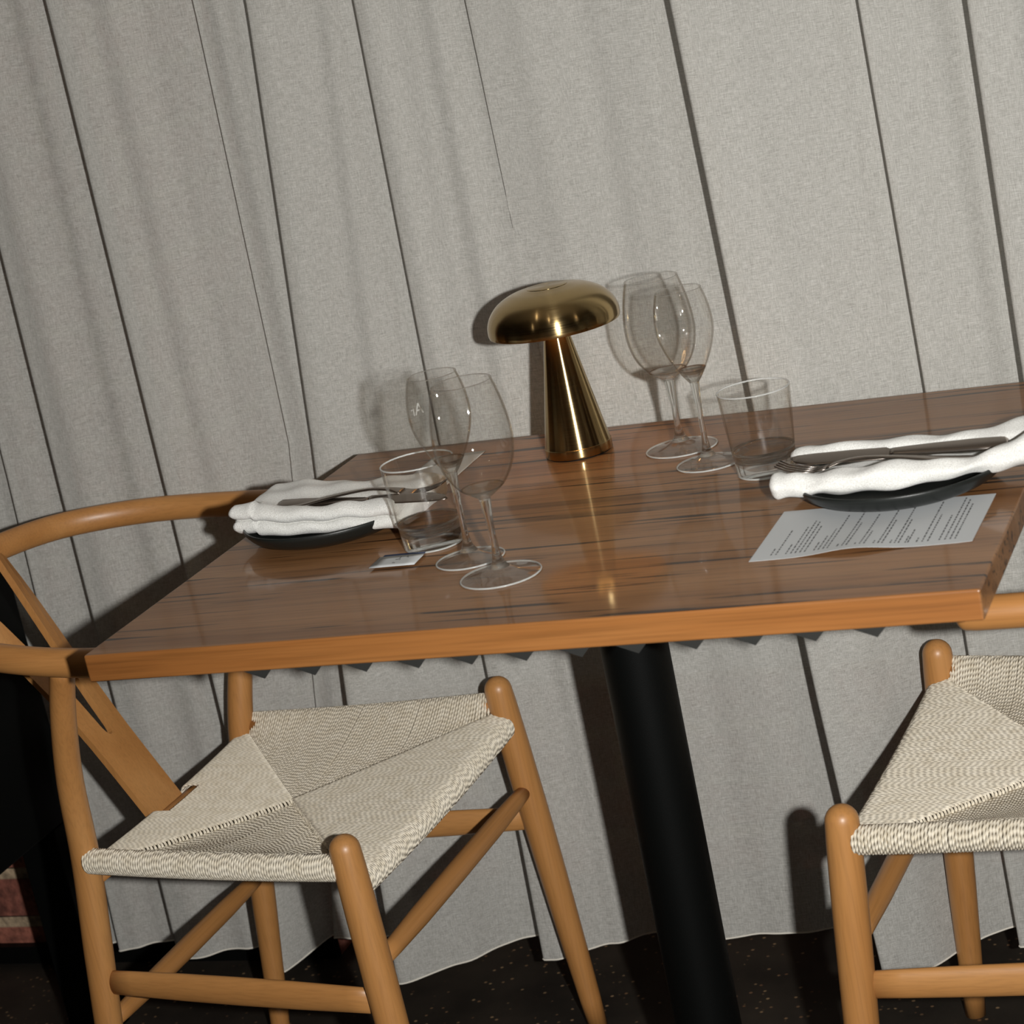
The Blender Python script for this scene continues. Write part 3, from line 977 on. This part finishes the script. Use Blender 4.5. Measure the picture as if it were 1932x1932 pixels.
# ------------------------------------------------------------------ brass table lamp
lamp = thing('table_lamp', 'brass mushroom-shaped table lamp near the curtain', 'lamp', (-0.1116, 0.2424, TZ))
V, F = lathe([(0.0, 0.0012), (0.0385, 0.0012), (0.0385, 0.0)], 64)
link('foot_ring', mesh_from('foot_ring', *lathe([(0, 0), (0.0378, 0), (0.0378, 0.002), (0, 0.002)], 72), smooth=False), M_BLACK, lamp)
stemp = [(0.0, 0.0016), (0.0395, 0.0016), (0.0403, 0.0022), (0.0400, 0.012), (0.0370, 0.026), (0.0145, 0.150), (0.0125, 0.172), (0.0, 0.172)]
link('stem', mesh_from('stem', *lathe([stemp[0], stemp[1], stemp[2]] + interp_prof(stemp[2:6], 6)[1:] + stemp[6:], 96)), M_BRASS, lamp)
dome = [(0.0768, 0.1545), (0.0776, 0.1555), (0.0784, 0.1595), (0.0774, 0.1690), (0.0722, 0.1800), (0.0620, 0.1905), (0.0460, 0.1985), (0.0300, 0.2020), (0.0262, 0.2027)]
dpf = interp_prof(dome, 8)
inner = [(0.0255, 0.1990), (0.0450, 0.1955), (0.0605, 0.1875), (0.0705, 0.1770), (0.0752, 0.1670), (0.0763, 0.1590), (0.0768, 0.1545)]
link('lamp_shade', mesh_from('lamp_shade', *lathe(dpf + [(0.0, 0.2030)], 128)), M_BRASS, lamp)
link('shade_lining', mesh_from('shade_lining', *lathe([(0.0, 0.1995)] + inner, 96)), M_LINING, lamp)
led = link('led_ring', mesh_from('led_ring', *lathe([(0.018, 0.1935), (0.034, 0.1935), (0.034, 0.1955), (0.018, 0.1955)], 48, close=True)), M_LED, lamp)
link('touch_button', mesh_from('touch_button', *lathe([(0.0240, 0.2024), (0.0240, 0.2032), (0.0236, 0.20335), (0.0, 0.2035)], 64)), M_BRASS, lamp)


# ------------------------------------------------------------------ plates
def plate(label, x, y, r):
    p = [(0.0, 0.0), (r * 0.62, 0.0), (r * 0.72, 0.0012), (r * 0.90, 0.0085), (r * 0.985, 0.0175), (r, 0.0215), (r * 0.992, 0.0235), (r * 0.975, 0.0225), (r * 0.95, 0.0170), (r * 0.86, 0.0105), (r * 0.70, 0.0065), (0.0, 0.0060)]
    pr = [p[0], p[1]] + interp_prof(p[1:11], 5)[1:] + [p[11]]
    o = link('plate', mesh_from('plate', *lathe(pr, 128)), M_PLATE)
    o.location = (x, y, TZ)
    return tag(o, label, 'plate', 'black plates on the table')


plate('black stoneware plate under the flat folded napkin at the left setting', -0.334, 0.018, 0.102)
plate('black stoneware plate under the rolled napkin, overlapping the printed menu', 0.327, -0.030, 0.105)


# ------------------------------------------------------------------ napkins
def nap_noise(P, amp, f=90.0):
    P = np.array(P, float)
    d = (np.sin(P[:, 0] * f + 3 * np.sin(P[:, 1] * f * .7)) + np.sin(P[:, 1] * f * 1.7 + P[:, 2] * f * 2 + 1.3)) * 0.5
    P[:, 2] += d * amp
    return P


def folded_napkin():
    """flat napkin folded in two thick layers, profile in (y, z) swept along x"""
    prof = [(0.060, 0.006), (0.030, 0.004), (0.0, 0.003), (-0.030, 0.003), (-0.047, 0.004), (-0.0545, 0.008), (-0.0560, 0.013), (-0.0535, 0.0175), (-0.0485, 0.0192),
            (-0.0515, 0.0202), (-0.0575, 0.0235), (-0.0590, 0.0285), (-0.0560, 0.0335), (-0.0490, 0.0365), (-0.0410, 0.0360), (-0.0345, 0.0325), (-0.0270, 0.0305), (-0.010, 0.0320),
            (0.015, 0.0345), (0.040, 0.0350), (0.058, 0.0330), (0.0655, 0.0280), (0.0665, 0.0210), (0.0655, 0.0130)]
    c = np.array(catmull([(a, b, 0) for a, b in prof + [prof[0]]], 4))[:-1, :2]
    xs = np.linspace(-0.108, 0.107, 60)
    V = []; F = []
    n = len(c)
    for i, x in enumerate(xs):
        u = i / 59
        e = min(1, min(x + 0.1095, 0.1085 - x) / 0.007)
        e = math.sqrt(max(0.02, 1 - (1 - e) ** 2))
        lift = 0.0035 * math.sin(u * 9) + 0.003 * math.sin(u * 4 + 1)
        for y, z in c:
            zc_ = 0.0105 if (z < 0.0195) else 0.0285
            zz = zc_ + (z - zc_) * (0.25 + 0.75 * e)
            dz = 0.0012 * math.sin(x * 120 + y * 60) + 0.0010 * math.sin(x * 47 - y * 130)
            k = 1.0 if y < -0.02 else 0.0
            back = max(0, (y - 0.02) / 0.045)
            px_ = x + 0.10 * (y + 0.05) * (-1 if x < 0 else -0.2) * (0.35)
            V.append((px_, y + 0.002 * math.sin(x * 30), 0.006 + zz + dz * min(1, z / 0.01) + (0.004 * (u < 0.15) * k) + lift * 0.5 * min(1, z / 0.02)))
    for i in range(len(xs) - 1):
        for k in range(n):
            F.append((i * n + k, i * n + (k + 1) % n, (i + 1) * n + (k + 1) % n, (i + 1) * n + k))
    F.append(tuple(range(n - 1, -1, -1))); F.append(tuple((len(xs) - 1) * n + k for k in range(n)))
    return mesh_from('napkin', V, F)


nl = link('napkin', folded_napkin(), M_NAP)
nl.location = (-0.324, 0.017, TZ + 0.0015)
nl.rotation_euler = (0, 0, -0.10)
tag(nl, 'white napkin folded flat in two layers on the black plate at the left setting', 'napkin', 'white cloth napkins')


def roll(stations, n=24, wob=0.0012):
    """cloth roll: stations (x, y, z, ry, rz)"""
    S = catmull(stations, 8)
    V = []; F = []
    m = len(S)
    for i, s in enumerate(S):
        e = 1.0
        if i < 4: e = math.sqrt(1 - (1 - (i + 0.25) / 4.25) ** 2)
        if i > m - 5: e = math.sqrt(1 - (1 - (m - 1 - i + 0.25) / 4.25) ** 2)
        for k in range(n):
            a = 2 * PI * k / n
            w = 1 + 0.06 * math.sin(3 * a + i * 0.21) + 0.04 * math.sin(5 * a - i * 0.13)
            V.append((s[0], s[1] + s[3] * w * e * math.cos(a), s[2] + s[4] * w * e * math.sin(a) + wob * math.sin(i * 0.5 + a)))
    for i in range(m - 1):
        for k in range(n):
            k2 = (k + 1) % n
            F.append((i * n + k, i * n + k2, (i + 1) * n + k2, (i + 1) * n + k))
    F.append(tuple(range(n - 1, -1, -1))); F.append(tuple((m - 1) * n + k for k in range(n)))
    return V, F


rn = MB()
rn.add(*roll([(0.204, -0.0700, 0.8080, 0.0200, 0.0135), (0.224, -0.0720, 0.8080, 0.0175, 0.0120), (0.246, -0.0760, 0.8070, 0.0150, 0.0103), (0.27, -0.0760, 0.8070, 0.0170, 0.0113), (0.30, -0.0740, 0.8070, 0.0180, 0.0123),
               (0.335, -0.0700, 0.8075, 0.0190, 0.0133), (0.37, -0.0680, 0.8065, 0.0140, 0.0103), (0.402, -0.0640, 0.8075, 0.0110, 0.0083), (0.43, -0.0620, 0.8115, 0.0150, 0.0113), (0.455, -0.0580, 0.8165, 0.0200, 0.0143), (0.474, -0.0540, 0.8205, 0.0220, 0.0153)]))
rn.add(*roll([(0.203, 0.028, 0.8085, 0.0150, 0.0090), (0.24, 0.032, 0.8085, 0.0140, 0.0087), (0.28, 0.030, 0.8085, 0.0120, 0.0080), (0.32, 0.030, 0.8085, 0.0120, 0.0075), (0.36, 0.024, 0.8095, 0.0110, 0.0073),
               (0.395, 0.018, 0.8105, 0.0130, 0.0085), (0.43, 0.012, 0.8145, 0.0180, 0.0105), (0.455, 0.010, 0.8195, 0.0220, 0.0125), (0.478, 0.012, 0.8245, 0.0200, 0.0125)]))
# the sheet joining both rolls
gx = np.linspace(0.21, 0.47, 30); gy = np.linspace(-0.045, 0.02, 10)
SV = []; SF = []
for i, x in enumerate(gx):
    for j, y in enumerate(gy):
        s_ = max(0, (x - 0.40) / 0.07)
        SV.append((x, y + 0.02 * s_, 0.7985 + 0.022 * s_ + 0.0012 * math.sin(x * 90 + y * 70)))
nv = len(SV)
SV += [(a, b, c - 0.003) for a, b, c in SV]
for i in range(29):
    for j in range(9):
        a = i * 10 + j
        SF.append((a, a + 10, a + 11, a + 1)); SF.append((nv + a, nv + a + 1, nv + a + 11, nv + a + 10))
for i in range(29):
    SF.append((i * 10, nv + i * 10, nv + i * 10 + 10, i * 10 + 10)); a = i * 10 + 9; SF.append((a, a + 10, nv + a + 10, nv + a))
rn.add(SV, SF)
nr_ = link('napkin', rn.mesh('napkin'), M_NAP)
tag(nr_, 'white napkin loosely rolled round a knife and fork on the plate at the right setting', 'napkin', 'white cloth napkins')


# ------------------------------------------------------------------ cutlery
def strip_path(path, widths, thick, n_w=6, crown=0.0):
    """bar following path (x, y, z) with width across y"""
    P = [np.array(p, float) for p in path]
    m = len(P)
    V = []
    for i in range(m):
        t = P[min(i + 1, m - 1)] - P[max(i - 1, 0)]; t /= np.linalg.norm(t)
        side = np.cross((0, 0, 1), t); side /= np.linalg.norm(side)
        up = np.cross(t, side)
        th = thick[i] if hasattr(thick, '__len__') else thick
        for k in range(12):
            a = 2 * PI * k / 12
            ca, sa = math.cos(a), math.sin(a)
            V.append(P[i] + side * widths[i] * 0.5 * math.copysign(abs(ca) ** 0.6, ca) + up * th * 0.5 * math.copysign(abs(sa) ** 0.8, sa))
    F = [(i * 12 + k, i * 12 + (k + 1) % 12, (i + 1) * 12 + (k + 1) % 12, (i + 1) * 12 + k) for i in range(m - 1) for k in range(12)]
    F.append(tuple(range(11, -1, -1))); F.append(tuple((m - 1) * 12 + k for k in range(12)))
    return V, F


def fork(label, loc, rz, ry=0.0):
    t = thing('fork', label, 'fork', loc, rz, 'forks on the napkins')
    t.rotation_euler = (0, ry, rz)
    hp = [(0.0, 0, 0.0), (0.004, 0, 0.0), (0.03, 0, 0.0015), (0.07, 0, 0.006), (0.11, 0, 0.0085), (0.135, 0, 0.006), (0.15, 0, 0.002)]
    pth = catmull(hp, 4)
    w = [float(np.interp(p[0], [0, 0.005, 0.03, 0.07, 0.11, 0.135, 0.15], [0.010, 0.017, 0.016, 0.009, 0.0055, 0.008, 0.020])) for p in pth]
    link('handle', mesh_from('handle', *strip_path(pth, w, 0.0028)), M_STEEL, t)
    link('head', mesh_from('head', *strip_path([(0.149, 0, 0.0022), (0.156, 0, 0.0), (0.165, 0, -0.001)], [0.018, 0.022, 0.022], 0.002)), M_STEEL, t)
    for k in range(4):
        y = (k - 1.5) * 0.0062
        link('tine', mesh_from('tine', *strip_path([(0.163, y, -0.001), (0.18, y, 0.000), (0.195, y, 0.0035), (0.205, y, 0.008)], [0.0032, 0.0028, 0.0024, 0.0012], 0.0016)), M_STEEL, t)
    return t


def knife(label, loc, rz, ry=0.0, rx=0.0):
    t = thing('knife', label, 'knife', loc, rz, 'knives on the napkins')
    t.rotation_euler = (rx, ry, rz)
    link('handle', mesh_from('handle', *strip_path([(0, 0, 0), (0.004, 0, 0), (0.03, 0, 0), (0.08, 0, 0), (0.115, 0, 0), (0.12, 0, 0)], [0.009, 0.017, 0.018, 0.015, 0.011, 0.009], [0.003, 0.005, 0.0055, 0.005, 0.0045, 0.003])), M_STEEL, t)
    link('blade', mesh_from('blade', *strip_path([(0.119, 0, 0), (0.125, 0.001, 0), (0.16, 0.001, 0), (0.20, 0.001, 0), (0.218, -0.001, 0), (0.226, -0.003, 0)], [0.010, 0.018, 0.019, 0.018, 0.012, 0.002], 0.0014)), M_STEEL, t)
    return t


knife('steel table knife lying on the flat folded napkin at the left setting', (-0.382, -0.010, TZ + 0.0430), -0.16, 0.0, 0.3)
fork('steel fork lying in the fold of the flat napkin at the left setting', (-0.375, -0.020, TZ + 0.0415), 0.02, -0.02)
knife('steel table knife lying in the rolled napkin at the right setting', (0.434, -0.012, TZ + 0.0325), PI - 0.05, 0.0, -0.45)
fork('steel fork in the rolled napkin with its tines pointing towards the tumbler', (0.402, -0.034, TZ + 0.0260), PI - 0.10, 0.0)


# ------------------------------------------------------------------ paper
def sheet(corners, thick, z, wave=0.0, nx=24, ny=12):
    """corners: near-left, far-left, far-right, near-right"""
    a, b, c, d = [np.array(p, float) for p in corners]
    V = []
    for i in range(nx + 1):
        for j in range(ny + 1):
            u, v = i / nx, j / ny
            p = (a * (1 - u) + d * u) * (1 - v) + (b * (1 - u) + c * u) * v
            zz = z + wave * (1 - v) ** 2 * (0.5 + 0.5 * math.sin(u * 2 * PI * 1.3 + 4.0)) ** 2
            V.append((p[0], p[1], zz))
    n = len(V)
    V += [(x, y, zz - thick) for x, y, zz in V]
    F = []
    m = ny + 1
    for i in range(nx):
        for j in range(ny):
            q = i * m + j
            F.append((q, q + m, q + m + 1, q + 1)); F.append((n + q, n + q + 1, n + q + m + 1, n + q + m))
    for i in range(nx):
        q = i * m; F.append((q, n + q, n + q + m, q + m)); q = i * m + ny; F.append((q, q + m, n + q + m, n + q))
    for j in range(ny):
        q = j; F.append((q, q + 1, n + q + 1, n + q)); q = nx * m + j; F.append((q, n + q, n + q + 1, q + 1))
    return V, F


MC = [(0.2150, -0.2250), (0.2140, -0.0740), (0.4270, -0.0770), (0.4260, -0.2190)]
menu = link('menu', mesh_from('menu', *sheet(MC, 0.0003, TZ + 0.0006, 0.0045), smooth=False), M_PAPER)
tag(menu, 'white printed menu sheet lying partly under the black plate at the right setting', 'menu')
# text lines run along the short side; every word is a small block of ink on the sheet
words = MB()
def on_menu(u, v):
    a, b, c, d = [np.array(p, float) for p in MC]
    p = (a * (1 - u) + d * u) * (1 - v) + (b * (1 - u) + c * u) * v
    zz = TZ + 0.0006 + 0.0045 * (1 - v) ** 2 * (0.5 + 0.5 * math.sin(u * 2 * PI * 1.3 + 4.0)) ** 2
    return (p[0], p[1], zz + 0.00012)
lines = [(0.115, 0.20), (0.145, 0.56), (0.205, 0.26), (0.235, 0.60), (0.262, 0.72), (0.290, 0.70), (0.318, 0.62), (0.375, 0.26), (0.402, 0.36), (0.430, 0.50), (0.456, 0.78),
         (0.515, 0.13), (0.545, 0.95), (0.570, 0.58), (0.622, 0.12), (0.650, 0.74), (0.675, 0.36), (0.730, 0.14), (0.757, 0.90), (0.780, 0.60), (0.828, 0.14), (0.853, 0.94), (0.876, 0.58), (0.915, 0.22), (0.930, 0.34)]
lines = [(u * 0.76 + 0.0, v) for u, v in lines] + [(0.745, 0.16), (0.770, 0.90), (0.795, 0.62), (0.845, 0.60), (0.870, 0.95), (0.893, 0.90), (0.915, 0.80)]
for u, ve in lines:
    v = 0.085
    while v < ve:
        ln_ = random.uniform(0.02, 0.055)
        V = []
        for vv in (v, min(v + ln_, ve + 0.01)):
            for du in (-0.0034, 0.0034):
                V.append(on_menu(u + du, vv))
        words.add([V[0], V[1], V[3], V[2]], [(0, 1, 2, 3)])
        v += ln_ + 0.014
link('printed_text', words.mesh('printed_text', False), M_INK, menu)['label'] = 'lines of small grey print'

slip = link('menu', mesh_from('menu', *sheet([(-0.318, 0.112), (-0.322, 0.292), (-0.253, 0.296), (-0.249, 0.108)], 0.0003, TZ + 0.0006, 0.0)), M_PAPER)
tag(slip, 'white paper corner sticking out behind the left napkin, seen through the wine glasses', 'menu')

card = link('business_card', mesh_from('business_card', *sheet([(-0.2185, -0.1490), (-0.2200, -0.1140), (-0.1680, -0.1130), (-0.1660, -0.1490)], 0.0004, TZ + 0.0030, 0.0, 4, 4)), M_PAPER)
tag(card, 'small white card lying on top of a blue card in front of the left tumbler', 'card')
bl = link('business_card', mesh_from('business_card', *sheet([(-0.2175, -0.1400), (-0.2180, -0.1060), (-0.1700, -0.1050), (-0.1700, -0.1400)], 0.0004, TZ + 0.0024, 0.0, 4, 4)), M_BLUE)
tag(bl, 'blue card showing as a thin band behind the small white card', 'card')
mk = MB()
for (x, y, w, h) in ((-0.1965, -0.128, 0.0040, 0.0020), (-0.1935, -0.1255, 0.0012, 0.0060), (-0.1915, -0.130, 0.0010, 0.0035), (-0.1860, -0.122, 0.0012, 0.0050), (-0.1840, -0.124, 0.0010, 0.0030), (-0.196, -0.139, 0.0012, 0.0034), (-0.194, -0.1395, 0.0010, 0.0030)):
    mk.add([(x, y, TZ + 0.00312), (x + w, y, TZ + 0.00312), (x + w, y + h, TZ + 0.00312), (x, y + h, TZ + 0.00312)], [(0, 1, 2, 3)])
link('printed_text', mk.mesh('printed_text', False), M_INK, card)
